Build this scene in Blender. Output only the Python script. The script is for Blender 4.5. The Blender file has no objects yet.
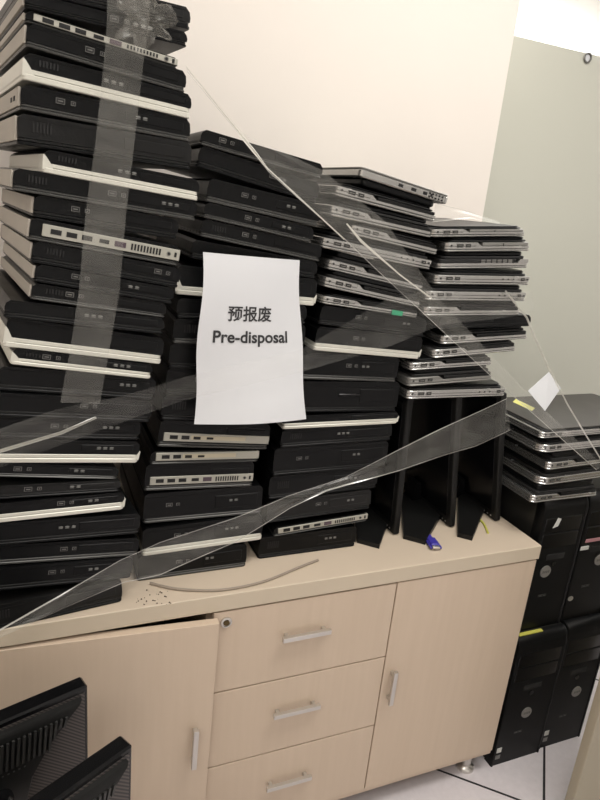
import bpy, bmesh, math, random
from math import sin, cos, pi, radians as R
from mathutils import Vector, Matrix
random.seed(7)
scene = bpy.context.scene
COL = scene.collection

# ------------------------------------------------------------------ camera
F = 635.0
YAW, PIT, ROLL = .418, .3028, -.0982
CAMZ = 1.43
fw = Vector((sin(YAW)*cos(PIT), cos(YAW)*cos(PIT), -sin(PIT)))
r0 = Vector((cos(YAW), -sin(YAW), 0)); d0 = fw.cross(r0)
rt = cos(ROLL)*r0 + sin(ROLL)*d0
dn = -sin(ROLL)*r0 + cos(ROLL)*d0
CAM = Vector((0, 0, CAMZ))
cd = bpy.data.cameras.new('camera'); cam = bpy.data.objects.new('camera', cd); COL.objects.link(cam)
M = Matrix((rt, -dn, -fw)).transposed().to_4x4(); M.translation = CAM
cam.matrix_world = M
cd.sensor_fit = 'VERTICAL'; cd.sensor_height = 24.0; cd.lens = F/800*24.0; cd.clip_start = .02
scene.camera = cam

def ray(x, y): return (x-300)/F*rt + (y-400)/F*dn + fw
def aty(x, y, Y):            # measured photo point -> world point on the vertical plane y = Y
    v = ray(x, y); return CAM + v*(Y/v.y)
def atz(x, y, Z):            # measured photo point -> world point on the level z = Z
    v = ray(x, y); return CAM + v*((Z-CAMZ)/v.z)
def onplane(x, y, P0, yaw):  # measured photo point -> world point on a yawed vertical plane
    n = Vector((-sin(yaw), cos(yaw), 0)); v = ray(x, y)
    return CAM + v*(n.dot(P0-CAM)/n.dot(v))

# ------------------------------------------------------------------ materials
def mat(name, col, rough=.5, metal=0., spec=.5, noise=0., nscale=8., bump=0., bscale=60., coat=0.):
    m = bpy.data.materials.new(name); m.use_nodes = True
    nt = m.node_tree; b = nt.nodes['Principled BSDF']
    b.inputs['Base Color'].default_value = (*col, 1); b.inputs['Roughness'].default_value = rough
    b.inputs['Metallic'].default_value = metal; b.inputs['Specular IOR Level'].default_value = spec
    b.inputs['Coat Weight'].default_value = coat
    tc = nt.nodes.new('ShaderNodeTexCoord')
    if noise:
        n = nt.nodes.new('ShaderNodeTexNoise'); n.inputs['Scale'].default_value = nscale; n.inputs['Detail'].default_value = 5
        nt.links.new(tc.outputs['Object'], n.inputs['Vector'])
        mr = nt.nodes.new('ShaderNodeMapRange'); mr.inputs[3].default_value = 1-noise; mr.inputs[4].default_value = 1+noise
        nt.links.new(n.outputs['Fac'], mr.inputs[0])
        mx = nt.nodes.new('ShaderNodeMix'); mx.data_type = 'RGBA'; mx.blend_type = 'MULTIPLY'; mx.inputs[0].default_value = 1
        mx.inputs[6].default_value = (*col, 1); nt.links.new(mr.outputs[0], mx.inputs[7])
        nt.links.new(mx.outputs[2], b.inputs['Base Color'])
        mr2 = nt.nodes.new('ShaderNodeMapRange'); mr2.inputs[3].default_value = rough-.08; mr2.inputs[4].default_value = rough+.1
        nt.links.new(n.outputs['Fac'], mr2.inputs[0]); nt.links.new(mr2.outputs[0], b.inputs['Roughness'])
    if bump:
        n = nt.nodes.new('ShaderNodeTexNoise'); n.inputs['Scale'].default_value = bscale; n.inputs['Detail'].default_value = 3
        nt.links.new(tc.outputs['Object'], n.inputs['Vector'])
        bp = nt.nodes.new('ShaderNodeBump'); bp.inputs['Strength'].default_value = bump; bp.inputs['Distance'].default_value = .002
        nt.links.new(n.outputs['Fac'], bp.inputs['Height']); nt.links.new(bp.outputs[0], b.inputs['Normal'])
    return m

BLK = mat('black_plastic', (.0042, .0044, .0047), .34, spec=.17, noise=.35, nscale=14, bump=.12, bscale=300)
BLK2 = mat('charcoal_plastic', (.0085, .0085, .0083), .40, spec=.22, noise=.35, nscale=10, bump=.12, bscale=300)
BLKG = mat('gloss_black', (.0035, .0035, .004), .2, spec=.3, noise=.3, nscale=6)
VOID = mat('port_dark', (.004, .004, .004), .7)
GREYL = mat('grey_lid', (.060, .060, .057), .34, .5, noise=.15)
TAN_GLARE = mat('rear_glare_tan', (.34, .31, .265), .5, noise=.2, nscale=12)  # glare on the black laptops' rear sides, put into the colour
PALE = mat('pale_lid', (.60, .59, .52), .33, .15, noise=.08)
PORTG = mat('port_panel_grey', (.40, .39, .34), .45, .3, noise=.1)
SIL = mat('silver_body', (.43, .425, .41), .23, .88, noise=.12, nscale=20)
SIL2 = mat('silver_dull', (.24, .235, .22), .4, .6, noise=.15, nscale=20)
LIDT = mat('dark_lid_top', (.045, .041, .036), .42, .3, noise=.1)
MARK = mat('printed_mark', (.16, .16, .15), .5)
OUTL = mat('port_metal', (.22, .22, .21), .35, .8)
STEEL = mat('brushed_steel', (.62, .60, .57), .3, .9, noise=.06)
VGA = mat('vga_connector_plastic', (.07, .045, .06), .5)
PAPER = mat('paper_white', (.66, .67, .69), .75, bump=.06, bscale=12)
INK = mat('ink', (.03, .03, .032), .8)
GREEN = mat('green_sticker', (.02, .30, .15), .5)
YEL = mat('yellow_sticker', (.55, .53, .10), .5)
PINK = mat('pink_tape', (.45, .22, .24), .6)
WHT = mat('white_sticker', (.6, .6, .57), .6)
BLUE = mat('blue_plug', (.05, .04, .33), .4)
CABLE = mat('grey_cable', (.30, .25, .20), .5)
CRUMB = mat('dark_crumbs', (.05, .035, .025), .9)

def woodmat():
    m = mat('birch_laminate', (.60, .44, .315), .42)
    nt = m.node_tree; b = nt.nodes['Principled BSDF']; tc = nt.nodes.new('ShaderNodeTexCoord')
    mp = nt.nodes.new('ShaderNodeMapping'); mp.inputs['Scale'].default_value = (26, 26, 1.6)
    n = nt.nodes.new('ShaderNodeTexNoise'); n.inputs['Scale'].default_value = 3.; n.inputs['Detail'].default_value = 6
    nt.links.new(tc.outputs['Object'], mp.inputs[0]); nt.links.new(mp.outputs[0], n.inputs['Vector'])
    cr = nt.nodes.new('ShaderNodeValToRGB')
    cr.color_ramp.elements[0].position = .3; cr.color_ramp.elements[0].color = (.565, .452, .345, 1)
    cr.color_ramp.elements[1].position = .7; cr.color_ramp.elements[1].color = (.59, .475, .366, 1)
    nt.links.new(n.outputs['Fac'], cr.inputs[0]); nt.links.new(cr.outputs[0], b.inputs['Base Color'])
    return m
WOOD = woodmat()
WOODT = mat('birch_worktop', (.61, .51, .40), .4, noise=.05, nscale=5)
WOODE = mat('worktop_edging', (.56, .48, .37), .45, noise=.05, nscale=8)

def filmmat(name, base, var, white=.5):
    m = bpy.data.materials.new(name); m.use_nodes = True; nt = m.node_tree; nt.nodes.clear()
    out = nt.nodes.new('ShaderNodeOutputMaterial'); tr = nt.nodes.new('ShaderNodeBsdfTransparent')
    gl = nt.nodes.new('ShaderNodeBsdfGlossy'); gl.inputs['Roughness'].default_value = .3
    df = nt.nodes.new('ShaderNodeBsdfDiffuse'); df.inputs['Color'].default_value = (.82, .80, .72, 1)
    tl = nt.nodes.new('ShaderNodeBsdfTranslucent'); tl.inputs['Color'].default_value = (.8, .78, .7, 1)
    a1 = nt.nodes.new('ShaderNodeMixShader'); a1.inputs[0].default_value = .35
    nt.links.new(df.outputs[0], a1.inputs[1]); nt.links.new(tl.outputs[0], a1.inputs[2])
    a2 = nt.nodes.new('ShaderNodeMixShader'); a2.inputs[0].default_value = 1-white
    nt.links.new(a1.outputs[0], a2.inputs[1]); nt.links.new(gl.outputs[0], a2.inputs[2])
    tc = nt.nodes.new('ShaderNodeTexCoord')
    w = nt.nodes.new('ShaderNodeTexNoise'); w.inputs['Scale'].default_value = 11; w.inputs['Detail'].default_value = 2.5; w.inputs['Distortion'].default_value = .6
    mp = nt.nodes.new('ShaderNodeMapping'); mp.inputs['Scale'].default_value = (1, 1, 2.4)
    nt.links.new(tc.outputs['Object'], mp.inputs[0]); nt.links.new(mp.outputs[0], w.inputs['Vector'])
    mr = nt.nodes.new('ShaderNodeMapRange'); mr.inputs[1].default_value = .25; mr.inputs[2].default_value = .75
    mr.inputs[3].default_value = base; mr.inputs[4].default_value = base+var
    nt.links.new(w.outputs['Fac'], mr.inputs[0])
    fin = nt.nodes.new('ShaderNodeMixShader'); nt.links.new(mr.outputs[0], fin.inputs[0])
    nt.links.new(tr.outputs[0], fin.inputs[1]); nt.links.new(a2.outputs[0], fin.inputs[2])
    bp = nt.nodes.new('ShaderNodeBump'); bp.inputs['Strength'].default_value = .25; bp.inputs['Distance'].default_value = .004
    nt.links.new(w.outputs['Fac'], bp.inputs['Height']); nt.links.new(bp.outputs[0], gl.inputs['Normal'])
    nt.links.new(fin.outputs[0], out.inputs['Surface'])
    return m
FILM = filmmat('clear_wrap', .035, .07)
FILMT = filmmat('clear_wrap_tape', .085, .09, .7)
FOLD_GLINT = filmmat('fold_glint', .8, .2, .9)  # specular line along a film fold, painted as near-opaque white
FILMM = filmmat('clear_wrap_medium', .06, .10, .65)
FILME = filmmat('clear_wrap_fold', .42, .3, .6)

# ------------------------------------------------------------------ helpers
def link(o): COL.objects.link(o); return o
def empty(name, loc=(0, 0, 0), rot=(0, 0, 0)):
    o = link(bpy.data.objects.new(name, None)); o.empty_display_size = .02
    o.location = loc; o.rotation_euler = rot; return o
def tag(o, label=None, cat=None, group=None, kind=None):
    if label: o['label'] = label
    if cat: o['category'] = cat
    if group: o['group'] = group
    if kind: o['kind'] = kind
    return o
class MB:
    def __init__(s): s.b = bmesh.new()
    def poly(s, rings, mi=0):
        """closed loft through rings of equal point count, capped"""
        vs = [[s.b.verts.new(p) for p in r] for r in rings]; n = len(rings[0])
        for a, c in zip(vs, vs[1:]):
            for i in range(n):
                f = s.b.faces.new((a[i], a[(i+1) % n], c[(i+1) % n], c[i])); f.material_index = mi
        for r in (vs[0][::-1], vs[-1]):
            f = s.b.faces.new(r); f.material_index = mi
        return s
    def slab(s, x0, x1, y0, y1, z0, z1, r=.003, b=.0006, mi=0, seg=4):
        """slab with rounded plan corners and softened rims; r may be 4 radii (x0y0, x1y0, x1y1, x0y1)"""
        rs = r if isinstance(r, (tuple, list)) else (r,)*4
        lim = min(x1-x0, y1-y0)/2*.98; b = min(b, (z1-z0)*.45)
        def ring(z, ins):
            pts = []
            for (cx, cy, sx, sy, a0), rr in zip(((x0, y0, 1, 1, pi), (x1, y0, -1, 1, 1.5*pi), (x1, y1, -1, -1, 0), (x0, y1, 1, -1, .5*pi)), rs):
                rr = max(min(rr, lim), b*1.2+1e-5); ox, oy = cx+sx*rr, cy+sy*rr
                for k in range(seg+1):
                    a = a0+k*pi/2/seg; q = rr-ins
                    pts.append((ox+q*cos(a), oy+q*sin(a), z))
            return pts
        return s.poly([ring(z0, b), ring(z0+b, 0), ring(z1-b, 0), ring(z1, b)], mi)
    def box(s, x0, x1, y0, y1, z0, z1, mi=0):
        return s.poly([[(x0, y0, z), (x1, y0, z), (x1, y1, z), (x0, y1, z)] for z in (z0, z1)], mi)
    def prism(s, pts, y0, y1, mi=0):
        """x-z outline (anticlockwise seen from the front) extruded along y"""
        return s.poly([[(x, y0, z) for x, z in pts], [(x, y1, z) for x, z in pts]], mi)
    def disc(s, c, r, h, ax='y', n=16, mi=0, sy=1.):
        def P(a, q):
            u, v = r*cos(a), r*sy*sin(a)
            return {'y': (c[0]+u, c[1]+q, c[2]+v), 'z': (c[0]+u, c[1]+v, c[2]+q), 'x': (c[0]+q, c[1]+u, c[2]+v)}[ax]
        return s.poly([[P(2*pi*k/n, q) for k in range(n)] for q in (0, h)], mi)
    def tube(s, pts, r, n=8, mi=0):
        pts = [Vector(p) for p in pts]; rings = []
        for i, p in enumerate(pts):
            t = (pts[min(i+1, len(pts)-1)]-pts[max(i-1, 0)]).normalized()
            u = t.orthogonal() if i == 0 else (pu - t*pu.dot(t)); u.normalize(); pu = u; v = t.cross(u)
            rr = r[i] if isinstance(r, (list, tuple)) else r
            rings.append([p+rr*(cos(2*pi*k/n)*u+sin(2*pi*k/n)*v) for k in range(n)])
        return s.poly(rings, mi)
    def lathe(s, prof, c=(0, 0, 0), n=24, mi=0):
        return s.poly([[(c[0]+r*cos(2*pi*k/n), c[1]+r*sin(2*pi*k/n), c[2]+z) for k in range(n)] for r, z in prof], mi)
    def build(s, name, mats, parent=None, smooth=True):
        bmesh.ops.recalc_face_normals(s.b, faces=s.b.faces)
        me = bpy.data.meshes.new(name); s.b.to_mesh(me); s.b.free()
        for m in (mats if isinstance(mats, (list, tuple)) else [mats]): me.materials.append(m)
        if smooth:
            me.polygons.foreach_set('use_smooth', [True]*len(me.polygons)); me.set_sharp_from_angle(angle=R(38))
        o = link(bpy.data.objects.new(name, me))
        if parent: o.parent = parent
        return o

# ------------------------------------------------------------------ room
WALLY = 1.475; CORN = .775*WALLY
def room():
    wallc = mat('cream_wall_paint', (.83, .775, .715), .75, noise=.025, nscale=3, bump=.08, bscale=40)
    whitec = mat('white_wall_paint', (.85, .84, .82), .8)
    fl = mat('speckled_floor_tile', (.66, .62, .64), .35, noise=.10, nscale=60)
    nt = fl.node_tree; b = nt.nodes['Principled BSDF']
    src = b.inputs['Base Color'].links[0].from_socket
    tc = nt.nodes.new('ShaderNodeTexCoord'); mp = nt.nodes.new('ShaderNodeMapping')
    mp.vector_type = 'TEXTURE'; mp.inputs['Location'].default_value = (1.18, .862, 0); mp.inputs['Rotation'].default_value = (0, 0, R(47))
    nt.links.new(tc.outputs['Object'], mp.inputs[0]); sp = nt.nodes.new('ShaderNodeSeparateXYZ'); nt.links.new(mp.outputs[0], sp.inputs[0])
    outs = []
    for k in (0, 1):
        a = nt.nodes.new('ShaderNodeMath'); a.operation = 'PINGPONG'; a.inputs[1].default_value = .3
        nt.links.new(sp.outputs[k], a.inputs[0])
        c = nt.nodes.new('ShaderNodeMath'); c.operation = 'LESS_THAN'; c.inputs[1].default_value = .0032
        nt.links.new(a.outputs[0], c.inputs[0]); outs.append(c)
    mx = nt.nodes.new('ShaderNodeMath'); mx.operation = 'MAXIMUM'; nt.links.new(outs[0].outputs[0], mx.inputs[0]); nt.links.new(outs[1].outputs[0], mx.inputs[1])
    mm = nt.nodes.new('ShaderNodeMix'); mm.data_type = 'RGBA'; mm.inputs[7].default_value = (.012, .012, .014, 1)
    nt.links.new(mx.outputs[0], mm.inputs[0]); nt.links.new(src, mm.inputs[6]); nt.links.new(mm.outputs[2], b.inputs['Base Color'])
    def st(name, dims, m):
        o = MB().box(*dims).build(name, m, smooth=False); o['kind'] = 'structure'; return o
    X0, X1, Y0, Y1, H = -1.9, 3.4, -2.2, 3.4, 2.75
    st('floor', (X0-.1, X1+.1, Y0-.1, Y1+.1, -.05, 0), fl)
    st('ceiling', (X0-.1, X1+.1, Y0-.1, Y1+.1, H, H+.05), whitec)
    st('wall_back', (X0, CORN, WALLY, WALLY+.14, 0, H), wallc)
    st('wall_far', (X0, X1, Y1, Y1+.1, 0, H), whitec)
    st('wall_left', (X0-.1, X0, Y0, Y1, 0, H), wallc)
    st('wall_right', (X1, X1+.1, Y0, Y1, 0, H), whitec)
    st('wall_front', (X0, X1, Y0-.1, Y0, 0, H), whitec)
    # grey partition beyond the end of the wall
    PY = WALLY+.16
    zt = aty(515, 35, PY).z
    t = empty('partition_screen', (CORN+.7, PY, 0))
    tag(t, 'tall olive-grey partition screen with a small ring near its top edge', 'partition')
    gp = mat('olive_grey_laminate', (.56, .565, .495), .42, noise=.04, nscale=1.5)
    MB().slab(-.76, 1.3, 0, .035, .02, zt, .004, .002).build('panel', gp, t)
    rp = aty(587, 58, PY) - Vector((CORN+.7, PY, 0))
    rg = MB()
    n = 28; rings = []
    for k in range(n):
        a = 2*pi*k/n; rings.append([((rp.x+(.0125+.0028*cos(b_))*cos(a)), -.003+.003*sin(b_), rp.z+(.0125+.0028*cos(b_))*sin(a)) for b_ in (0, pi/3, 2*pi/3, pi, 4*pi/3, 5*pi/3)])
    vs = [[rg.b.verts.new(p) for p in r] for r in rings]
    for k in range(n):
        for j in range(6): rg.b.faces.new((vs[k][j], vs[k][(j+1) % 6], vs[(k+1) % n][(j+1) % 6], vs[(k+1) % n][j]))
    rg.build('ring', OUTL, t)
    MB().disc((rp.x, -.0015, rp.z), .0098, .001, n=20).build('ring_centre', PAPER, t)
    # beige screen edge at lower right
    pe = aty(574, 800, .80)
    t = tag(empty('desk_panel', (pe.x+.3, .80, 0)), 'beige-grey upright desk panel at the lower right corner', 'desk panel')
    MB().slab(-.3, .3, 0, .025, 0, .80, .003, .002).build('panel', mat('beige_panel', (.36, .32, .24), .5, noise=.04), t)
room()

# ------------------------------------------------------------------ cabinet
TOPZ = CAMZ-.7307
def handle(parent, c, length, vert):
    h = MB(); hl = length/2
    def bx(u0, u1, y0, y1, w):
        if vert: h.slab(-w, w, y0, y1, u0, u1, .001, .0006)
        else: h.slab(u0, u1, y0, y1, -w, w, .001, .0006)
    bx(-hl, hl, -.020, -.011, .0052); bx(-hl+.008, -hl+.016, -.012, 0, .004); bx(hl-.016, hl-.008, -.012, 0, .004)
    o = h.build('handle', STEEL, parent); o.location = c; return o
def cabinet():
    xs = [-.105, .307, .7185, 1.108]; y0 = 1.001
    zt = CAMZ-.768; zb = .074
    t = tag(empty('storage_cabinet', (.5, 1.2, 0)), 'low pale birch cabinet with three drawers between two doors, carrying the laptop stacks', 'cabinet')
    off = Vector((-.5, -1.2, 0))
    def B(name, m, *d, mt=WOOD, r=.001):
        mb = MB()
        for q in d: mb.slab(q[0]-.5, q[1]-.5, q[2]-1.2, q[3]-1.2, q[4], q[5], r, .0007)
        return mb.build(name, mt, t)
    B('worktop', 0, (-.135, 1.112, 1.0, 1.425, TOPZ-.036, TOPZ), mt=WOODT, r=.002)
    B('edge_band', 0, (-.134, 1.1115, .9988, 1.0008, TOPZ-.0355, TOPZ-.0005), mt=WOODE)
    yb = 1.42; fy = y0+.019
    B('side_panel', 0, (xs[0]-.012, xs[0]+.006, fy, yb, zb, TOPZ-.0365))
    B('side_panel', 0, (xs[3]-.018, xs[3], fy, yb, zb, TOPZ-.0365))
    B('divider', 0, (xs[1]-.009, xs[1]+.009, fy, yb-.01, zb+.018, TOPZ-.037))
    B('divider', 0, (xs[2]-.009, xs[2]+.009, fy, yb-.01, zb+.018, TOPZ-.037))
    B('back_panel', 0, (xs[0], xs[3], yb-.008, yb, zb, TOPZ-.037))
    B('bottom_panel', 0, (xs[0]-.012, xs[3], y0+.004, yb-.009, zb-.013, zb))
    g = .0016
    # drawers
    zs = [CAMZ-.7695, CAMZ-.9630, CAMZ-1.1575, CAMZ-1.3545]
    hp = [(308, 637), (298, 713), (290, 785)]
    for k in range(3):
        d = B('drawer', 0, (xs[1]+g, xs[2]-g, y0, y0+.018, zs[k+1]+g, zs[k]-g))
        bb = MB().box(xs[1]+.02-.5, xs[2]-.02-.5, y0+.018-1.2, 1.38-1.2, zs[k+1]+.015, zs[k]-.03).build('drawer_box', WOOD, d)
        p = aty(*hp[k], y0-.02)
        handle(d, Vector((p.x, y0, p.z))+off, .108, False)
        if k == 0:
            p = aty(226, 622, y0)
            lk = MB(); q = (p.x-.5, y0-1.2, p.z)
            lk.lathe([(.0115, 0), (.0115, .003), (.0095, .0042), (.008, .0042), (.0075, .002), (.001, .002)], n=20)
            o = lk.build('lock', STEEL, d); o.location = q; o.rotation_euler = (pi/2, 0, 0)
            c = MB().lathe([(.0062, .0018), (.0062, .0038), (.001, .0038)], n=16).build('keyhole', mat('brass_dark', (.10, .07, .03), .4, .8), d)
            c.location = q; c.rotation_euler = (pi/2, 0, 0)
    # right door
    d = MB().slab(xs[2]+g-.5, xs[3]-.5, y0-1.2, y0+.018-1.2, zb+.001, zt-.002, .001, .0007).build('door', WOOD, t)
    p = aty(394, 690, y0-.02); handle(d, Vector((p.x, y0, p.z))+off, .092, True)
    # left door, slightly open and sagging
    w = xs[1]-g-xs[0]
    d = MB().slab(0, w, 0, .018, zb+.001, zt-.004, .001, .0007).build('door', WOOD, t)
    d.location = Vector((xs[0], y0, 0))+off; d.rotation_euler = (0, R(.75), R(-3.2))
    p = onplane(193, 750, Vector((xs[0], y0-.02, 0)), R(-3.2)); u = (p-Vector((xs[0], y0, 0))).dot(Vector((cos(R(3.2)), -sin(R(3.2)), 0)))
    handle(d, Vector((u, 0, p.z)), .096, True)
    # feet
    for fx, fy_ in ((1.058, 1.034), (-.05, 1.034), (1.055, 1.36), (-.05, 1.36)):
        m = MB().lathe([(.021, zb-.0131), (.021, zb-.016), (.0135, zb-.018), (.0135, .016), (.022, .011), (.024, .006), (.024, 0)], (fx-.5, fy_-1.2, 0))
        m.build('foot', STEEL, t)
cabinet()

# ------------------------------------------------------------------ laptops
def usb(mb, x, z, w=.0125, h=.0048, y=0, light=0, dark=1):
    t = .0007
    mb.box(x-w/2-t, x+w/2+t, y-.0005, y+.001, z-h/2-t, z+h/2+t, light)
    mb.box(x-w/2, x+w/2, y-.0009, y-.0004, z-h/2, z+h/2, dark)
    mb.box(x-w/2+.002, x+w/2-.002, y-.0011, y-.0006, z-.0007, z+.0007, light)
def port(parent, x, z, w=.0125, h=.0048, y=0, name='usb_port', outline=OUTL, inner=VOID):
    m = MB(); usb(m, x, z, w, h, y); return m.build(name, [outline, inner], parent, smooth=False)
def vents(parent, x0, n, z, h, y=0, pitch=.0045, m=VOID):
    v = MB()
    for k in range(n): v.box(x0+k*pitch, x0+k*pitch+pitch*.5, y-.0008, y+.0005, z-h/2, z+h/2)
    return v.build('vent', m, parent, smooth=False)
def jack(parent, x, z, r=.0032, y=0):
    m = MB(); m.disc((x, y-.0006, z), r, .001, n=14, mi=0); m.disc((x, y-.0010, z), r*.62, .0006, n=12, mi=1)
    return m.build('power_jack', [OUTL, VOID], parent)
def marks(parent, x, z, n=2, y=0):
    m = MB()
    for k in range(n):
        c = x+k*.0105
        m.disc((c, y-.0006, z+.0004), .0036, .0008, n=12, sy=.38)
        m.box(c-.0032, c+.0032, y-.0006, y+.0002, z-.0026, z-.0016)
    return m.build('disc_logo', MARK, parent, smooth=False)

def laptop(W, L, H, style, opt):
    """parts under an Empty at the middle of the front bottom edge; x = along the visible side, y = away"""
    root = t = empty('laptop'); h = W/2; rnd = random.Random(opt.get('seed', 1))
    lidm = {'black': BLK, 'grey': GREYL, 'pale': PALE, 'ports': GREYL}.get(style, BLK)
    if style in ('black', 'grey', 'pale', 'ports'):
        lh = {'black': .30, 'grey': .24, 'pale': .42, 'ports': .20}[style]*H
        lh = min(lh, .0145 if style == 'pale' else .009); lh = max(lh, .003)
        bz = lh*.55
        lid = MB().slab(-h, h, 0, L, 0, bz, (.006, .008, .008, .006), .0011)
        if style == 'pale':
            top = min(H*.78, lh+.016)
            if opt.get('rear', 1):
                lid.prism([(-h, bz*.6), (-h+.015, bz*.8), (-h+.011, lh), (-h+.005, top*.85), (-h+.0015, top), (-h, top)], .001, L-.004)
            if opt.get('hook'):
                hk = min(H*.6, lh+.006)
                lid.prism([(h-.012, bz*.8), (h, bz*.6), (h+.0015, hk), (h-.0005, hk), (h-.004, lh)], .001, L-.004)
        lid.build('lid', lidm, t)
        MB().slab(-h+.001, h-.001, .0012, L-.001, bz+.0006, lh, (.006, .008, .008, .006), .0005).build('screen_bezel', PALE if style == 'pale' else (GREYL if style in ('grey', 'ports') else BLK2), t)
        b0 = lh+.0007; ch = min(.006, (H-b0)*.35)
        base = MB()
        base.prism([(-h+.001, b0), (h-.001, b0), (h-.0005, b0+(H-b0)*.3), (h-.002, H-ch), (h-.002-ch, H), (-h+.002+ch, H), (-h+.002, H-ch*.8), (-h+.0005, b0+(H-b0)*.4)], .0015, L-.002)
        # optical bay / seam ridge
        zc = b0+(H-b0)*.45; zh = (H-b0)*.26
        base.slab(.02, h-.012, .0006, .01, zc-zh, zc+zh, .001, .0006)
        base.box(-h+.004, h-.006, .0009, .002, b0+(H-b0)*.80, b0+(H-b0)*.83)
        root = t; t = base.build('base', BLK if not opt.get('char') else BLK2, root)
        if opt.get('tan'):
            m = MB().slab(-h-.0025, -h+.001, .004, L-.012, b0*.5, H-.0035, .0008, .0005)
            m.build('rear_glare_panel', TAN_GLARE, t)  # thin tan sheet standing for light reflected off the black side
            if opt.get('tan') == 2:
                for k in range(2):
                    MB().box(-h-.0032, -h-.002, .03+.03*k, .045+.03*k, b0+.004, b0+.01).build('network_port', VOID, t, smooth=False)
        if style == 'ports':
            z0, z1 = b0+(H-b0)*.05, b0+min((H-b0)*.86, .0185)
            x0 = -h+opt.get('px', .01)
            MB().slab(x0, h-.001, -.0006, .006, z0, z1, .0015, .0006).build('port_panel', PORTG, t)
            zm = (z0+z1)/2; ph = min(.0058, (z1-z0)*.5); y = -.0007
            s = (h-.002-x0)/.222
            for k in range(3): port(t, x0+(.020+.0235*k)*s, zm, .0145*s, ph, y, outline=VOID)
            port(t, x0+.094*s, zm, .014*s, ph*.75, y, 'display_port', outline=VOID)
            if not opt.get('lab'):
                port(t, x0+.120*s, zm, .017*s, ph*1.15, y, 'monitor_port', outline=VGA, inner=VGA)
                vents(t, x0+.138*s, 10, zm, (z1-z0)*.55, y, .0053*s)
                jack(t, x0+.203*s, zm, .0034, y)
                port(t, x0+.215*s, zm, .0022, ph, y, 'lock_slot', outline=VOID)
            else:
                MB().box(x0+.055*s, x0+.17*s, y-.0006, y+.0004, zm-ph*.6, zm+ph*.8).build('label_strip', mat('pale_strip', (.5, .45, .33), .5), t, smooth=False)
        else:
            zz = b0+(H-b0)*.5; pr = rnd.random()
            if opt.get('rj', pr < .55):
                rx = opt.get('rjx', -h+.04+.1*rnd.random())
                port(t, rx, zz, .0105, .0058, .0004, 'network_port')
                port(t, rx+.017, zz, .005, .004, .0004, 'usb_port')
            if opt.get('mk', .3 < pr < .8): marks(t, opt.get('mkx', h-.055-.03*rnd.random()), zz, 2 + (pr > .5), .0004)
            if pr > .7: vents(t, -h+.02, 6, zz, (H-b0)*.4, .0010)
            if opt.get('sd'):
                MB().slab(-.03, .02, -.0012, .004, zz-.004, zz+.002, .002, .001).build('card_slot_cover', BLKG, t)
    elif style == 'inv':    # upside down: dark lid below, silver base above
        z1 = H*.42
        MB().slab(-h+.012, h-.022, .004, L-.004, 0, z1-.0006, (.012, .016, .012, .01), .0025, seg=5).build('lid', BLK, root)
        t = MB().slab(-h, h, 0, L, z1, H-.0036, (.012, .008, .008, .012), .002, seg=6).build('body', SIL, root)
        MB().slab(-h+.001, h-.001, .001, L-.001, H-.003, H, (.012, .008, .008, .012), .001, seg=6).build('bottom_shell', SIL2, root)
        zp = z1+(H-.0036-z1)*.5
        for xx, ww in ((-.012, .009), (.018, .010), (.045, .008), (.060, .004)): port(t, xx, zp, ww, .0042, .0002, outline=VOID)
        for k in (0, 1): vents(t, h-.048, 5, zp-.003+.0062*k, .0032, 0, .0075)
    else:   # silver business laptops
        s = SIL if style != 'dull' else SIL2; cr = opt.get('rad', .014)
        plate = min(H*.42, .0105); blk = min(H*.72, .0185)
        pm = MB().slab(-h, h, 0, L, 0, plate*.40, (cr, .009, .009, .014), .0015, seg=6)
        pm.build('bottom_shell', s, t)
        bs = MB().slab(-h+.0005, h-.0005, .0004, L-.0005, plate*.40+.0011, plate, (cr, .009, .009, .014), .0006, seg=6)
        bw = .075 if style in ('step', 'dull') else W
        x1 = -h+bw
        if style in ('step', 'dull'):
            # raised port block that steps down to the right
            bs.slab(-h+.0005, x1, .0004, L-.002, plate, blk, (cr, .001, .001, .012), .0012, seg=6)
            bs.prism([(x1-.001, plate), (x1+.014, plate), (x1+.003, blk-.0006), (x1-.001, blk-.0006)], .0015, L-.01)
        elif style == 'flat':
            bs.slab(-h+.0005, h-.0005, .0004, L-.002, plate, blk, (cr, .006, .006, .012), .0012, seg=6)
        elif style == 'vent':
            bs.prism([(h-.03, plate), (h-.002, plate), (h-.002, blk), (h-.024, blk)], .0015, L-.01)
        t = bs.build('body', s, root)
        if style in ('step', 'dull'):
            MB().slab(x1+.016, h-.004, .002, L-.004, plate+.0004, max(blk-.0008, plate+.0012), (.001, .006, .006, .001), .0008).build('drive_bay', opt.get('bay', BLK2), t)
            MB().box(.035, .0365, .0012, .003, plate*.5, blk*.9).build('latch', VOID, t, smooth=False)
        if style == 'vent':
            MB().slab(-h+.004, h-.032, .003, L-.004, plate+.0004, blk, .004, .0008).build('vent_block', VOID, t)
            v = MB()
            for k in range(6):
                for j in range(2): v.box(-.01+.014*k, .0+.014*k, .0018, .004, plate+.001+(blk-plate)*.48*j, plate+.001+(blk-plate)*(.48*j+.3))
            v.build('vent_grille', SIL2, t, smooth=False)
        # lid: dark, on top, slightly inset
        inset = .0035; hi = opt.get('hi', 1.)
        MB().slab(-h+.012, h-.008, inset, L-.004, blk+.0006 if style != 'vent' else blk+.0006, blk+.0006+(H-blk)*.35, (.01, .012, .012, .01), .001, seg=5).build('screen_bezel', VOID, t)
        MB().slab(-h+.018, h-.011, inset+.0025, L-.006, blk+.001+(H-blk)*.35, H, (.012, .016, .012, .01), .0022, seg=5).build('lid', opt.get('lidm', BLK), t)
        zp = plate*.45+(blk-plate*.45)*.52; ph = min(.0055, blk*.34)
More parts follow.
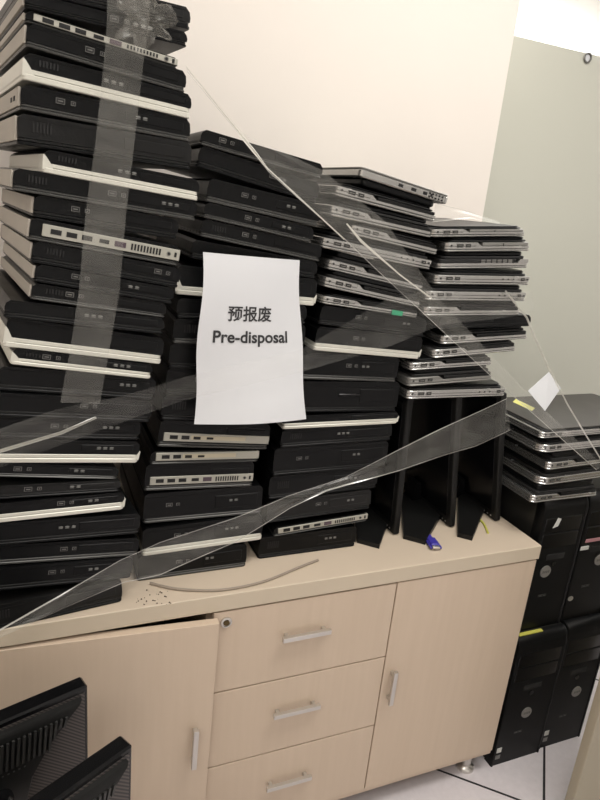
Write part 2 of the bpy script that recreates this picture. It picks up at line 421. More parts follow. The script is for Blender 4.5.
        if style != 'vent':
            jack(t, -h+.013, zp, .0026, .0008)
            port(t, -h+.034, zp, .0145, ph, .0002, outline=SIL2); port(t, -h+.054, zp, .0115, ph, .0002, 'display_port', outline=SIL2)
        if style == 'flat':
            port(t, h-.022, zp, .009, ph, .0002, 'network_port', outline=SIL2); jack(t, h-.010, zp, .0026, .0003)
            for k in range(3): MB().disc((h-.075+.014*k, -.0003, zp), .0016, .0008, n=10).build('indicator', VOID, t)
        if opt.get('stick'): MB().slab(.046, .072, -.0022, -.0004, -.001, .009, .002, .0005).build('sticker', GREEN, root)
    return root

ORD = ['topmost'] + [s+' from top' for s in ('second third fourth fifth sixth seventh eighth ninth tenth eleventh twelfth thirteenth fourteenth fifteenth '
      'sixteenth seventeenth eighteenth nineteenth twentieth twenty-first twenty-second twenty-third twenty-fourth twenty-fifth twenty-sixth twenty-seventh twenty-eighth').split()]
LOOK = dict(inv='upside-down silver laptop', black='black laptop', grey='grey-lidded black laptop', pale='pale-lidded black laptop', ports='laptop with grey port panel',
            step='silver laptop with stepped side', flat='silver laptop with tall side', vent='silver laptop with vent grille', dull='dull grey laptop with stepped side')

def stack(rows, P0, yaw, L, where, group, topH, bottomz=None, jit=.004):
    """rows: (style, xl, yl, xr, yr, options), the bottom front edge of each laptop, top to bottom"""
    rr = random.Random(len(rows)); prev = None
    u = Vector((cos(yaw), sin(yaw), 0)); info = []
    nr = len(rows)
    for i, row in enumerate(rows):
        st, xl, yl, xr, yr = row[:5]; op = dict(row[5]) if len(row) > 5 else {}
        a = onplane(xl, yl, P0, yaw); b = onplane(xr, yr, P0, yaw)
        info.append([st, a, b, op])
    ul = lambda p: (p-P0).dot(u)
    zl = lambda a, b, s: a.z+(b.z-a.z)*(s-ul(a))/(ul(b)-ul(a))
    if bottomz is not None:
        a, b = info[-1][1], info[-1][2]; a.z = b.z = bottomz
    for i, (st, a, b, op) in enumerate(info):
        if i == 0: H = topH
        else:
            pa, pb = info[i-1][1], info[i-1][2]
            s0, s1 = max(ul(a), ul(pa)), min(ul(b), ul(pb))
            H = min(zl(pa, pb, s)-zl(a, b, s) for s in (s0, s1)) - .0007
        H = max(H, .008)
        if op.get('H'): H = min(H, op['H'])
        roll = math.atan2(b.z-a.z, ul(b)-ul(a)); W = (b-a).length
        op['seed'] = i*7+len(rows)
        t = laptop(W, L, H, st, op)
        dy = rr.uniform(-jit, jit)
        dyaw = R(op.get('dyaw', 0))
        t.location = (a+b)/2 + Vector((-sin(yaw), cos(yaw), 0))*dy
        t.rotation_euler = (0, -roll, yaw+dyaw)
        lb = op.get('look', LOOK[st])+', '+(ORD[i] if i < nr-1 else 'lowest')+' of '+where
        tag(t, lb, 'laptop', group)

T = dict(tan=1)
A = [('black', 24, -9, 190, 30, dict(char=1, look='black laptop with blunt end jutting right')),
     ('black', 24, 8, 187, 47, dict(tan=1)),
     ('ports', 25, 21, 178, 69, dict(tan=1)),
     ('grey', 25, 46, 185, 93, dict(tan=1)),
     ('pale', 22, 79, 190, 119, dict(mk=1, mkx=-.01, rj=0)),
     ('grey', 20, 109, 190, 142, dict(tan=2, rjx=-.07, rj=1)),
     ('black', 17, 144, 191, 170, dict(tan=1, char=1)),
     ('pale', 42, 172, 198, 201, dict(mk=1, mkx=-.01, rj=0)),
     ('grey', 12, 190, 196, 221, dict(tan=1, rj=1, rjx=0)),
     ('black', 33, 217, 178, 240, dict(tan=1)),
     ('ports', 28, 239, 178, 266, dict(tan=1, px=.017)),
     ('black', 30, 262, 178, 288, dict(tan=1, rj=1, rjx=.075)),
     ('black', 33, 281, 172, 304, dict(tan=1, rj=1, rjx=-.05)),
     ('grey', 30, 299, 165, 318, dict(tan=1, rj=1, rjx=-.05)),
     ('black', 3, 317, 163, 334, dict(mk=1, mkx=-.005, rj=0)),
     ('pale', 3, 347, 162, 365, dict(rj=0, mk=0)),
     ('pale', 10, 364, 151, 379, dict(rj=1, rjx=-.06)),
     ('black', -4, 391, 155, 401),
     ('black', -8, 416, 150, 422),
     ('black', -12, 439, 140, 441, dict(mk=1)),
     ('pale', -14, 463, 138, 463, dict(hook=1, rear=0)),
     ('grey', -15, 477, 118, 480, dict(mk=1)),
     ('black', -16, 501, 121, 492, dict(char=1)),
     ('pale', -16, 524, 124, 509, dict(hook=1, rear=0)),
     ('black', -18, 547, 139, 533, dict(mk=1, mkx=-.01)),
     ('grey', -18, 567, 138, 556),
     ('black', -20, 592, 131, 577),
     ('black', -20, 619, 122, 603, dict(char=1))]
PA = Vector((.140, 1.03, 0))
stack(A, PA, R(8), .36, 'the leftmost stack', 'laptops in the leftmost stack', .028, TOPZ+.0005)
B = [('grey', 199, 144, 321, 179, dict(rj=1, rjx=-.075)),
     ('black', 196, 166, 317, 204),
     ('grey', 205, 201, 318, 227, dict(rj=1, rjx=-.04, mk=1)),
     ('grey', 202, 217, 312, 243, dict(mk=1)),
     ('grey', 199, 236, 320, 262, dict(rj=1)),
     ('black', 190, 258, 316, 279),
     ('pale', 175, 294, 315, 306, dict(hook=1)),
     ('black', 176, 318, 306, 324),
     ('grey', 172, 343, 304, 347),
     ('black', 168, 368, 300, 370),
     ('black', 165, 395, 298, 396),
     ('black', 160, 420, 278, 421),
     ('ports', 157, 447, 268, 450, dict(lab=1, look='black laptop with dark port strip')),
     ('ports', 150, 465, 259, 462, dict(lab=1, look='laptop with pale strip on port panel')),
     ('ports', 144, 492, 253, 487),
     ('grey', 143, 525, 262, 514, dict(mk=1)),
     ('pale', 142, 556, 262, 539, dict(rear=0)),
     ('grey', 137, 583, 246, 566, dict(mk=1))]
stack(B, Vector((.28, 1.085, 0)), R(0), .33, 'the stack behind the sign', 'laptops in the stack behind the sign', .024, TOPZ+.0005)
C = [('inv', 358, 183, 446, 211, dict(look='upside-down silver laptop with side vents')),
     ('step', 335, 195, 437, 222),
     ('step', 329, 215, 432, 238),
     ('step', 350, 234, 438, 255),
     ('flat', 320, 247, 431, 270),
     ('step', 327, 269, 425, 292),
     ('step', 322, 286, 420, 308),
     ('step', 320, 303, 418, 318, dict(stick=1, look='silver laptop with green sticker')),
     ('black', 318, 324, 424, 337),
     ('pale', 313, 350, 419, 359, dict(hook=1, rear=0)),
     ('grey', 301, 379, 396, 382, dict(mk=1)),
     ('black', 298, 412, 396, 411, dict(sd=1, rj=0, mk=0)),
     ('pale', 282, 429, 397, 423, dict(hook=1, rear=0)),
     ('black', 280, 448, 391, 440, dict(mk=1, mkx=.0)),
     ('black', 272, 476, 386, 466, dict(mk=1, mkx=.05)),
     ('black', 268, 500, 377, 488, dict(mk=1, mkx=.05)),
     ('black', 266, 523, 370, 508, dict(char=1)),
     ('ports', 273, 536, 367, 520, dict(H=.02)),
     ('black', 257, 566, 355, 545, dict(mk=1, mkx=.04))]
stack(C, Vector((.52, 1.105, 0)), R(0), .33, 'the stack right of the sign', 'laptops in the stack right of the sign', .030, TOPZ+.0005)
D = [('step', 432, 237, 526, 236, dict(bay=SIL2)),
     ('step', 446, 252, 531, 251, dict(bay=SIL2)),
     ('vent', 439, 269, 529, 268),
     ('flat', 434, 284, 529, 285),
     ('flat', 425, 300, 525, 301),
     ('step', 424, 316, 520, 315),
     ('black', 438, 329, 530, 326, dict(look='thick black laptop')),
     ('step', 442, 345, 529, 339),
     ('step', 433, 359, 517, 351),
     ('step', 410, 371, 493, 365),
     ('dull', 408, 387, 493, 380),
     ('flat', 407, 401, 506, 395)]
PD = Vector((.9, 1.10, 0))
zD = (onplane(407, 401, PD, 0).z+onplane(506, 395, PD, 0).z)/2
stack(D, PD, R(0), .30, 'the silver stack on the monitors', 'silver laptops on the monitors', .020, zD)
TOWTOP = .795
Er = [('flat', 541, 439, 668, 429, dict(lidm=LIDT, look='silver-edged laptop with dark lid')),
      ('flat', 541, 454, 668, 440, dict(rad=.03)),
      ('step', 548, 471, 668, 455),
      ('flat', 541, 487, 668, 469, dict(rad=.03)),
      ('step', 533, 500, 599, 492)]
stack(Er, Vector((1.1, 1.034, 0)), R(0), .245, 'the short stack on the towers', 'laptops on the computer towers', .020, TOWTOP+.0005)

# ------------------------------------------------------------------ edge-on monitors
def edge_monitor(k, top, bot, foot, label):
    """panel standing upright, its thin edge toward the viewer and its screen facing left"""
    bl = atz(bot[0], bot[2], TOPZ); br = atz(bot[1], bot[2]+1.5, TOPZ)
    y0 = 1.125; xr = br.x*y0/br.y; xl = bl.x*y0/bl.y; w = .0175
    h = zD-TOPZ-.003
    tilt = R((-3, -8, -10)[k]); h = h/cos(tilt)-w/2*abs(sin(tilt))
    t = tag(empty('flat_monitor', ((xl+xr)/2, y0, TOPZ+.0004+w/2*abs(sin(tilt))+.001*0)), label, 'monitor', 'edge-on monitors under the silver laptops')
    D_ = .29
    o = MB().slab(-w/2, w/2, 0, D_, .001, h, .005, .002).build('bezel', BLK2, t); o.rotation_euler = (0, tilt, 0)
    o = MB().slab(-w/2-.001, -w/2+.002, .016, D_-.016, .026, h-.016, .001, .0005).build('screen', BLKG, t); o.rotation_euler = (0, tilt, 0)
    rear = MB(); rear.prism([(w/2-.001, .05), (w/2+.008, .09), (w/2+.008, h-.09), (w/2-.001, h-.05)], .05, D_-.05); o = rear.build('rear_shell', BLK2, t); o.rotation_euler = (0, tilt, 0)
    s = MB()
    q = [atz(x, y, TOPZ)-Vector(t.location) for x, y in foot]
    z0, z1 = -t.location.z+TOPZ+.0004, .010
    s.poly([[(v.x, v.y, z0) for v in q], [(v.x, v.y, z1+(.004 if i > 1 else 0)) for i, v in enumerate(q)]])
    s.build('stand_base', BLK2, t)
    m_ = (q[2]+q[3])/2
    n = MB().poly([[(-w/2-.030, .13, .006), (-w/2+.0, .13, .006), (-w/2+.0, .17, .006), (-w/2-.030, .17, .006)],
                   [(-w/2-.024, .13, .06), (-w/2-.004, .13, .06), (-w/2-.004, .17, .06), (-w/2-.024, .17, .06)]])
    n.build('stand_neck', BLK, t)
    for j in range(4):
        o = MB().disc((-w/2-.0006, .018+.013*j, .011), .0022, -.001, 'x', n=10).build('button', STEEL, t)
        o.rotation_euler = (0, tilt, 0)
edge_monitor(0, 0, (391, 403, 531), [(357, 543), (379, 549), (388, 524), (371, 504), (352, 514)], 'black monitor turned edge-on beside the stack right of the sign, under silver laptops')
edge_monitor(1, 0, (447, 457, 530), [(403, 539), (425, 545), (440, 519), (413, 491), (400, 500)], 'black monitor turned edge-on, middle of three under the silver laptops')
edge_monitor(2, 0, (493, 503, 521), [(457, 537), (472, 541), (484, 512), (468, 496), (457, 502)], 'black monitor turned edge-on, nearest the worktop end, under silver laptops')

# ------------------------------------------------------------------ computer towers
CASE = mat('tower_case', (.03, .03, .028), .3, .4, noise=.2)
def tower(x0, w, y0, z0, h, label, low, bpx, extra=None):
    D_ = .40
    t = tag(empty('computer_tower', (x0+w/2, y0, z0)), label, 'computer', 'black computer towers beside the cabinet'); c = w/2
    MB().slab(-c+.002, c-.002, .030, D_, 0, h-.001, .003, .0015).build('case', CASE, t)
    def prof(x, ins, o=0):      # rounded shoulder at the top of the face plate
        q = [(.0295, .0), (ins, .0), (ins, .012), (ins, h-.034), (ins+.003, h-.020), (ins+.010, h-.008), (ins+.019, h-.0015-o), (.0295, h-.0005-o)]
        return [(x, yy, zz) for yy, zz in q]
    f = MB().poly([prof(-c, .004, .001), prof(-c+.001, .0005), prof(-c+.005, .0), prof(-c+.007, .0025), prof(c-.007, .0025), prof(c-.005, 0), prof(c-.001, .0005), prof(c, .004, .001)])
    f.build('front_bezel', BLK, t)
    for k in range(2):
        MB().slab(-c+.013, c-.013, .0012, .008, h-.092-.045*k, h-.051-.045*k, .003, .0012).build('drive_bay', BLKG, t)
    MB().slab(-.030, .030, .0010, .008, h-.172, h-.156, .003, .0008).build('card_slot', VOID, t)
    bp = aty(bpx[0], bpx[1], y0-.001) - Vector(t.location)
    MB().disc((bp.x, -.0005, bp.z), .0165, .005, n=28).build('badge', mat('badge_grey', (.30, .29, .27), .35, .5), t)
    r = MB()
    for xx in (-.009, -.003, .003, .009):
        r.box(bp.x+xx-.0021, bp.x+xx+.0021, -.0009, -.0003, bp.z-.0035, bp.z+.0035)
    r.build('badge_lettering', mat('badge_letters', (.16, .16, .15), .4, .5), t, smooth=False)
    MB().disc((0, .0012, h-.185), .007, .004, n=20).build('power_button', BLKG, t)
    for xx in (-.02, -.007):
        port(t, xx, .10, .012, .005, .0028)
    if low:
        for k in range(2):
            MB().slab(-c+.010, -c+.026, .0012, .004, .022+.022*k, .036+.024*k, .001, .0004).build('sticker', WHT if k else OUTL, t)
    if extra: extra(t, c, h)
    return t
LH = .415; LY = 1.010; UY = 1.040; lx = 1.128; ux = 1.142; tw = .170
def ex0(t, c, h):
    a = aty(520, 630, LY+.021)-Vector(t.location); b = aty(543, 627, LY+.021)-Vector(t.location)
    MB().slab(max(a.x, -c+.003), b.x, .017, .027, h-.0022, h+.0006, .001, .0002).build('sticker', YEL, t)
tower(lx, tw, LY, .0, LH, 'lower black computer tower standing on the floor against the cabinet end', True, (527, 713), ex0)
tower(lx+tw+.006, tw-.012, LY+.008, .0, LH+.002, 'lower black computer tower on the floor, farther from the cabinet', True, (577, 692))
def ex1(t, c, h):
    a = aty(558, 523, UY)-Vector(t.location); X, Z = a.x, a.z
    q = [(-.013, -.014), (.004, -.010), (.010, .010), (-.002, .014), (-.006, .002)]
    MB().poly([[(X+x, y, Z+z) for x, z in q] for y in (.0008, .0026)]).build('torn_label', WHT, t, smooth=False)
def at(t, x, y): v = aty(x, y, t.location.y)-Vector(t.location); return v.x, v.z
def ex2(t, c, h):
    x, z = at(t, 590, 541); MB().slab(x-.014, x+.04, .0002, .004, z-.004, z+.006, .001, .0004).build('tape_strip', PINK, t)
    x, z = at(t, 585, 548); MB().slab(x-.016, x+.014, -.0002, .003, z-.006, z+.004, .001, .0004).build('paper_label', WHT, t)
    x, z = at(t, 571, 599); MB().disc((x, .001, z), .009, .004, n=18, sy=.8).build('lock_button', STEEL, t)
    x, z = at(t, 570, 571); MB().disc((x, .001, z), .005, .004, n=14).build('audio_jack', STEEL, t)
tower(ux, .145, UY, LH+.001, TOWTOP-LH-.002, 'upper black computer tower next to the worktop corner, with torn white label', False, (546, 572), ex1)
tower(ux+.145+.006, .15, UY+.003, LH+.0025, TOWTOP-LH-.0025, 'upper black computer tower at the right edge, with pink tape across it', False, (600, 560), ex2)

# ------------------------------------------------------------------ monitors in the foreground
MESH = mat('fine_mesh', (.05, .042, .040), .5, .2)
_nt = MESH.node_tree; _w = _nt.nodes.new('ShaderNodeTexWave'); _w.inputs['Scale'].default_value = 95; _w.bands_direction = 'DIAGONAL'
_tc = _nt.nodes.new('ShaderNodeTexCoord'); _nt.links.new(_tc.outputs['Object'], _w.inputs['Vector'])
_cr = _nt.nodes.new('ShaderNodeValToRGB'); _cr.color_ramp.elements[0].color = (.012, .011, .011, 1); _cr.color_ramp.elements[1].color = (.095, .08, .075, 1)
_nt.links.new(_w.outputs['Fac'], _cr.inputs[0]); _nt.links.new(_cr.outputs[0], _nt.nodes['Principled BSDF'].inputs['Base Color'])
RIB = mat('rib_plastic', (.02, .02, .019), .4)
def rear_monitor(c1, c0, y, label, hgt):
    """seen from behind: top edge from c0 (left) to corner c1 (right)"""
    P1 = aty(*c1, y); v = ray(*c0)
    P0 = CAM+v*((P1.z-CAMZ)/v.z)
    d = (P1-P0); d.z = 0; yaw = math.atan2(d.y, d.x); W = .36; h = hgt
    t = tag(empty('flat_monitor', (P1.x-W/2*cos(yaw), P1.y-W/2*sin(yaw), P1.z-h), (0, 0, yaw)), label, 'monitor', 'monitors standing in front of the cabinet')
    w = W/2; th = .028; z0 = .10
    MB().slab(-w, w, -.004, th-.004, z0, h, .004, .003).build('bezel', BLKG, t)
    MB().box(-w+.006, w-.006, -.0052, -.003, z0+.01, h-.010).build('side_grille', MESH, t, smooth=False)
    # rear shell: its right boundary curves in below the top corner
    bd = [(-w+.006, z0+.012), (w-.105, z0+.012), (w-.098, h-.15), (w-.088, h-.11), (w-.060, h-.065), (w-.028, h-.030), (w-.012, h-.014), (-w+.006, h-.014)]
    def rg_(y, i): return [(x+(i if x < 0 else -i), y, z+(i if z < z0+.05 else -i)) for x, z in bd]
    MB().poly([rg_(-.005, 0), rg_(-.012, .001), rg_(-.015, .005)]).build('rear_shell', BLK2, t)
    vt = MB(); n = 40
    for k in range(n):
        x = -w+.03+k*.0078; hi = h-.030; lo = h-.078
        if x > w-.062: lo = h-.060
        if x > w-.05: lo = h-.046
        if x > w-.04: break
        vt.poly([[(x+q, y_, hi), (x+q+.0036, y_, hi), (x+q-.004+.0036, y_, lo), (x+q-.004, y_, lo)] for q, y_ in ((0, -.0145), (.0004, -.0185))])
    vt.build('vent', RIB, t, smooth=False)
    bl = MB(); bl.slab(-w+.02, w-.125, -.046, -.014, z0+.02, h-.105, .012, .006); bl.build('rear_bulge', BLKG, t)
    dt = MB()
    for k in range(30): dt.box(-w+.03+k*.0078, -w+.0325+k*.0078, -.0160, -.0145, h-.0885, h-.0865)
    dt.build('dot_row', GREYL, t, smooth=False)
    MB().slab(-.03, .03, -.022, .0, 0.012, z0+.09, .006, .002).build('stand_neck', BLK, t)
    MB().slab(-.11, .11, -.075, .075, 0, .014, .03, .003).build('stand_base', BLK, t)
    return t
bh = .29
zz = aty(84, 684, .86).z
rear_monitor((87, 684), (0, 721), .86, 'vented black monitor seen from behind, the left one in front of the cabinet', zz-bh)
zz2 = aty(131, 743, .72).z
rear_monitor((131, 743), (50, 801), .72, 'black monitor corner at the bottom, right of the vented monitor', zz2-bh)
t = tag(empty('low_bench', (-.13, .66, 0)), 'low wooden bench under the two monitors in front of the cabinet', 'bench')
MB().slab(-.26, .22, -.30, .27, bh-.025, bh-.0004, .005, .002).build('seat_board', WOOD, t)
for sx in (-.22, .18):
    for sy in (-.26, .23): MB().slab(sx-.02, sx+.02, sy-.02, sy+.02, 0, bh-.0255, .003, .001).build('leg', WOOD, t)

# ------------------------------------------------------------------ paper sign
def sign():
    ps = [aty(203, 252, 1.040), aty(299, 260, 1.062), aty(305, 418, 1.062), aty(194, 424, 1.045)]
    cx = sum(ps, Vector())/4
    t = tag(empty('paper_sign', cx), 'white paper sheet reading Pre-disposal, taped over the laptop stacks', 'sign')
    m = MB(); n, k = 14, 20; g = []
    def bulge(u, v): return -.010*sin(pi*u)*(.4+.6*v) - .004*sin(6*v+2*u) - .006*max(0, v-.62)*4*.5*(1-abs(u-.5))
    def S(u, v, off=0):
        p = ps[0].lerp(ps[1], u).lerp(ps[3].lerp(ps[2], u), v)
        p = p + Vector((.0025*sin(3*v*pi)*(1-2*u), bulge(u, v)+off, 0)); return p-cx
    for j in range(k+1): g.append([m.b.verts.new(S(i/n, j/k)) for i in range(n+1)])
    for j in range(k):
        for i in range(n): m.b.faces.new((g[j][i], g[j][i+1], g[j+1][i+1], g[j+1][i]))
    sh = m.build('sheet', PAPER, t)
    def text(body, u, v, size, name, bold, rotk=0):
        c = bpy.data.curves.new(name, 'FONT'); c.body = body; c.size = size; c.align_x = 'CENTER'; c.align_y = 'CENTER'
        c.offset = bold; c.resolution_u = 4
        o = bpy.data.objects.new('tmp', c); COL.objects.link(o)
        bpy.context.view_layer.update()
        me = bpy.data.meshes.new_from_object(o.evaluated_get(bpy.context.evaluated_depsgraph_get()))
        bpy.data.objects.remove(o)
        # lay the flat letters on the curved sheet
        wU = (S(1, v)-S(0, v)).length; hV = (S(u, 1)-S(u, 0)).length
        bm = bmesh.new(); bm.from_mesh(me)
        bmesh.ops.triangulate(bm, faces=bm.faces)
        for q in bm.verts:
            uu = u+q.co.x/wU; vv = v-q.co.y/hV
            q.co = S(uu, vv, -.0007)
        me2 = bpy.data.meshes.new(name); bm.to_mesh(me2); bm.free(); me2.materials.append(INK)
        oo = link(bpy.data.objects.new(name, me2)); oo.parent = t; return oo
    text('\u9884\u62a5\u5e9f', .465, .335, .0285, 'printed_text', .0005)
    text('Pre-disposal', .485, .470, .0302, 'printed_text', .0007)
sign()

# ------------------------------------------------------------------ wrapping film
def ribbon(name, secs, label, m=FILM, edges=(1, 1), ew=.0035, wob=.003, seed=1, cross=8, group='strips of clear wrapping film'):
    """secs: list of (upper/left photo point, lower/right photo point, y of the first, y of the second)"""
    rr = random.Random(seed); mb = MB()
    pts = [(aty(*a, ya), aty(*b, yb)) for a, b, ya, yb in secs]
    rows = []
    for (a0, b0), (a1, b1) in zip(pts, pts[1:]):
        n = max(2, int(((a1+b1)/2-(a0+b0)/2).length/.02))
        for k in range(n): rows.append((a0.lerp(a1, k/n), b0.lerp(b1, k/n)))
    rows.append(pts[-1])
    c = sum((a+b for a, b in rows), Vector())/(2*len(rows))
    ph = [rr.uniform(0, 6) for _ in range(6)]
    g = []
    for j, (a, b) in enumerate(rows):
        w = (b-a).length; us = [0, min(.3, ew/max(w, 1e-4))]+[q/cross for q in range(1, cross)]+[1-min(.3, ew/max(w, 1e-4)), 1]
        us = sorted(us)
        r_ = []
        for u in us:
            off = wob*(sin(u*9+ph[0]+j*.15)+.6*sin(u*17+ph[1]-j*.31)+.5*sin(j*.5+ph[2]))
            r_.append(mb.b.verts.new(a.lerp(b, u)+Vector((0, off*.5-abs(wob)*.4, 0))-c))
        g.append(r_)
    L_ = len(g[0])
    for j in range(len(g)-1):
        for i in range(L_-1):
            f = mb.b.faces.new((g[j][i], g[j][i+1], g[j+1][i+1], g[j+1][i]))
            f.material_index = 1 if (i == 0 and edges[0]) or (i == L_-2 and edges[1]) else 0
    o = mb.build(name, [m, FILME]); o.location = c
    tag(o, label, 'plastic wrap', group); return o
YA = 1.004
ribbon('wrapping_film', [((107, -30), (150, -30), YA, YA), ((107, 20), (150, 20), YA, YA), ((104, 60), (144, 58), YA, YA+.01), ((95, 145), (134, 145), YA, YA), ((86, 210), (126, 212), YA, YA),
        ((79, 290), (119, 294), YA-.004, YA), ((70, 350), (108, 355), YA-.004, YA), ((60, 402), (100, 404), YA-.004, YA)],
       'vertical band of clear film hanging down the leftmost laptop stack', FILMT, (0, 0), seed=2)
Y2 = 1.052
ribbon('wrapping_film', [((186, 66), (187, 72), 1.02, 1.02), ((243, 133), (240, 137), 1.04, 1.04), ((322, 170), (268, 172), 1.07, 1.05), ((385, 222), (345, 240), 1.08, 1.06), ((440, 300), (400, 292), 1.075, 1.07), ((520, 385), (500, 385), 1.04, 1.04), ((603, 466), (596, 470), .99, .99)],
       'long clear film strip running diagonally down from the left stack to the right towers', FILMM, (0, 1), ew=.0022, seed=3)
ribbon('wrapping_film', [((505, 290), (504, 291), 1.09, 1.09), ((527, 317), (526, 318), 1.085, 1.085), ((549, 368), (548, 369), 1.06, 1.06), ((567, 403), (566, 404), 1.03, 1.03), ((603, 462), (602, 463), .99, .99)],
       'thin twisted film strand coming off the right side of the silver stack', FILME, (1, 1), ew=.001, seed=5, cross=3)
ribbon('wrapping_film', [((-6, 431), (-6, 470), .99, .985), ((60, 408), (60, 445), .995, .99), ((120, 396), (105, 428), 1.0, .995), ((190, 375), (180, 402), 1.02, 1.01), ((300, 350), (300, 372), 1.045, 1.04), ((385, 300), (392, 345), 1.07, 1.065), ((430, 290), (440, 325), 1.075, 1.07), ((490, 300), (500, 318), 1.08, 1.075), ((532, 292), (534, 312), 1.08, 1.08)],
       'wide wrinkled film strip stretched across the middle of the stacks', FILM, (0, 0), seed=9)
ribbon('wrapping_film', [((-6, 632), (-6, 640), .96, .955), ((60, 595), (64, 608), .985, .98), ((120, 559), (124, 582), 1.0, .995), ((160, 541), (160, 575), 1.03, 1.02), ((235, 517), (235, 543), 1.055, 1.045), ((290, 495), (290, 508), 1.065, 1.06), ((325, 484), (326, 491), 1.07, 1.065), ((345, 477), (346, 485), 1.075, 1.07), ((395, 451), (400, 470), 1.08, 1.075), ((440, 429), (445, 455), 1.085, 1.08), ((470, 415), (475, 446), 1.088, 1.082), ((506, 398), (510, 430), 1.09, 1.085)],
       'twisted film strip across the lower stacks and the monitors, ending near the worktop', FILMM, (1, 1), ew=.0016, seed=11)
ribbon('wrapping_film', [((95, 416), (97, 418), .99, .99), ((60, 431), (62, 434), .99, .99), ((0, 449), (0, 453), .985, .985)],
       'short painted highlight on the film over the lower left stack', FILME, (0, 0), ew=.001, seed=12, cross=4)  # film highlight painted as its own pale sliver
ribbon('wrapping_film', [((435, 203), (432, 222), 1.12, 1.10), ((470, 212), (470, 218), 1.12, 1.10), ((500, 222), (500, 224), 1.11, 1.10)],
       'loose flap of clear film on top of the silver stack against the wall corner', FILMT, (1, 1), ew=.001, seed=15)
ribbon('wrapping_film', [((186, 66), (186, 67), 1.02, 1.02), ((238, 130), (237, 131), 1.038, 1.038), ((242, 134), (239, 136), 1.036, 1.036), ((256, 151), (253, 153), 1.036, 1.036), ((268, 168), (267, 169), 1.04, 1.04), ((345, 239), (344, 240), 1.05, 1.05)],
       'thin film fold with a painted white glint above the second stack', FOLD_GLINT, (0, 0), ew=.001, seed=21, cross=3, wob=.001)
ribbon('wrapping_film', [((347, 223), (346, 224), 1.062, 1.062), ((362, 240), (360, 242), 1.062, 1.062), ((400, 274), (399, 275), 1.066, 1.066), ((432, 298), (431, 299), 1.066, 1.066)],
       'thin bright fold of film across the silver laptops right of the sign', FOLD_GLINT, (0, 0), ew=.001, seed=22, cross=3, wob=.001)
# crumpled film at the top of the left stack
def crumple(name, cpx, rad, Y, label, m, seed, sx=1., n=22):
    rr = random.Random(seed); mb = MB(); c = aty(*cpx, Y); g = []
    for j in range(n):
        row = []
        for i in range(n):
            u, v = i/(n-1)*2-1, j/(n-1)*2-1
            k = 1/max(1, math.hypot(u, v)/1.0); an = math.atan2(v, u); k *= 1+(.22*sin(3*an+1)+.16*sin(7*an)+.12*sin(11*an+2))*min(1, math.hypot(u, v))
            row.append(mb.b.verts.new((u*k*rad*sx*(1-.25*v)+rr.uniform(-.0012, .0012), -.016*abs(sin(4*u+3*v))-.008*abs(sin(9*u-6*v))-.003*rr.random(), v*k*rad+rr.uniform(-.0012, .0012))))
        g.append(row)
    for j in range(n-1):
        for i in range(n-1): mb.b.faces.new((g[j][i], g[j][i+1], g[j+1][i+1], g[j+1][i]))
    o = mb.build(name, m, smooth=False); o.location = c; tag(o, label, 'plastic wrap', 'strips of clear wrapping film'); return o
crumple('crumpled_film', (143, 20), .034, 1.01, 'crumpled knot of clear film at the top of the leftmost stack', FILMT, 4)

# scrap of white paper above the short stack
pp = [aty(528, 391, 1.10), aty(549, 372, 1.12), aty(561, 388, 1.12), aty(545, 411, 1.09)]
mb = MB(); c = sum(pp, Vector())/4
mb.poly([[p-c for p in pp], [p-c+Vector((0, .0008, 0)) for p in pp]])
o = mb.build('paper_scrap', PAPER, smooth=False); o.location = c
tag(o, 'small folded white paper scrap caught in the film above the short stack', 'paper')
pp = [aty(513, 402, 1.15), aty(516, 399, 1.16), aty(535, 408, 1.12), aty(532, 411, 1.11)]
mb = MB(); c = sum(pp, Vector())/4
mb.poly([[p-c for p in pp], [p-c+Vector((0, .0008, 0)) for p in pp]])
o = mb.build('paper_strip', YEL, smooth=False); o.location = c
tag(o, 'narrow yellow paper strip at the back of the short laptop stack', 'paper')

# ------------------------------------------------------------------ cable, plug, crumbs
def smooth_path(P, n=8):
    out = []
    for i in range(len(P)-1):
        p0, p1, p2, p3 = P[max(i-1, 0)], P[i], P[i+1], P[min(i+2, len(P)-1)]
        for k in range(n):
            s = k/n; out.append(.5*((2*p1)+(p2-p0)*s+(2*p0-5*p1+4*p2-p3)*s*s+(3*p1-p0-3*p2+p3)*s**3))
    return out+[P[-1]]
P = [atz(x, y, TOPZ+.0032) for x, y in ((150, 583), (178, 589), (220, 590), (262, 582), (300, 567), (318, 560))]
c = P[2].copy()
o = MB().tube([p-c for p in smooth_path(P)], .0026).build('cable', CABLE); o.location = c
tag(o, 'thin beige grey cable curving along the worktop in front of the stacks', 'cable')
a = atz(436, 547, TOPZ+.008); b = atz(420, 522, TOPZ+.010)
t = tag(empty('video_plug', (a.x, a.y, TOPZ+.0004)), 'blue video cable plug lying on the worktop between the monitor feet', 'plug')
d = (b-a); ang = math.atan2(d.y, d.x)-pi/2
pl = MB().slab(-.010, .010, .004, .036, .0, .013, .003, .002); pl.slab(-.006, .006, .034, .052, .002, .011, .003, .002)
o = pl.build('plug_body', BLUE, t); o.rotation_euler = (0, 0, ang)
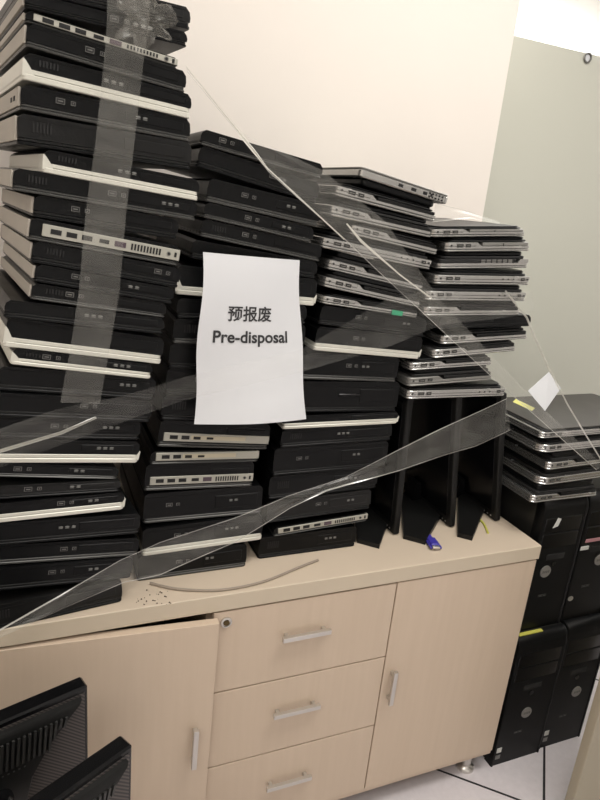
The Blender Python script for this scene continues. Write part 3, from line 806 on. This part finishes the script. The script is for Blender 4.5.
o = MB().slab(-.009, .009, -.004, .0045, .003, .010, .002, .0008).build('connector_shell', STEEL, t); o.rotation_euler = (0, 0, ang)
for sx in (-.0115, .0115):
    o = MB().slab(sx-.0022, sx+.0022, -.003, .03, .004, .008, .0015, .0006).build('thumb_screw', BLUE, t); o.rotation_euler = (0, 0, ang)
P = [atz(x, y, TOPZ+.0022) for x, y in ((478, 518), (484, 524), (488, 533))]
c = P[1].copy()
o = MB().tube([p-c for p in smooth_path(P)], .0028).build('cable_tie', YEL); o.location = c
tag(o, 'short yellow cable tie on the worktop behind the last monitor foot', 'cable tie')
cr = MB(); rr = random.Random(3)
base = atz(150, 597, TOPZ)
for k in range(26):
    p = atz(150+rr.uniform(-14, 22), 597+rr.uniform(-7, 8), TOPZ)-base
    s = rr.uniform(.0007, .0018)
    cr.lathe([(s*.3, 0), (s, s*.4), (s*.4, s*1.1)], (p.x, p.y, 0), n=6)
o = cr.build('crumbs', CRUMB); o.location = base+Vector((0, 0, .0002))
tag(o, 'scatter of dark crumbs on the worktop beside the leftmost stack', 'debris', kind='stuff')

# ------------------------------------------------------------------ light
def area(name, loc, rot, sx, sy, power, col):
    l = bpy.data.lights.new(name, 'AREA'); l.shape = 'RECTANGLE'; l.size = sx; l.size_y = sy; l.energy = power; l.color = col
    o = link(bpy.data.objects.new(name, l)); o.location = loc; o.rotation_euler = rot; return o
area('ceiling_lamp', (.9, .35, 2.70), (0, 0, 0), 1.2, .6, 31, (1, .965, .91))
area('ceiling_lamp', (-.9, -.6, 2.70), (0, 0, 0), 1.2, .6, 24, (1, .965, .91))
area('ceiling_lamp', (2.2, 2.3, 2.70), (0, 0, 0), 1.2, .9, 110, (1, .98, .95))
w = bpy.data.worlds.new('world'); scene.world = w; w.use_nodes = True
w.node_tree.nodes['Background'].inputs[0].default_value = (.9, .93, 1, 1); w.node_tree.nodes['Background'].inputs[1].default_value = .3
scene.view_settings.view_transform = 'Standard'
scene.view_settings.look = 'None'
scene.view_settings.exposure = 0
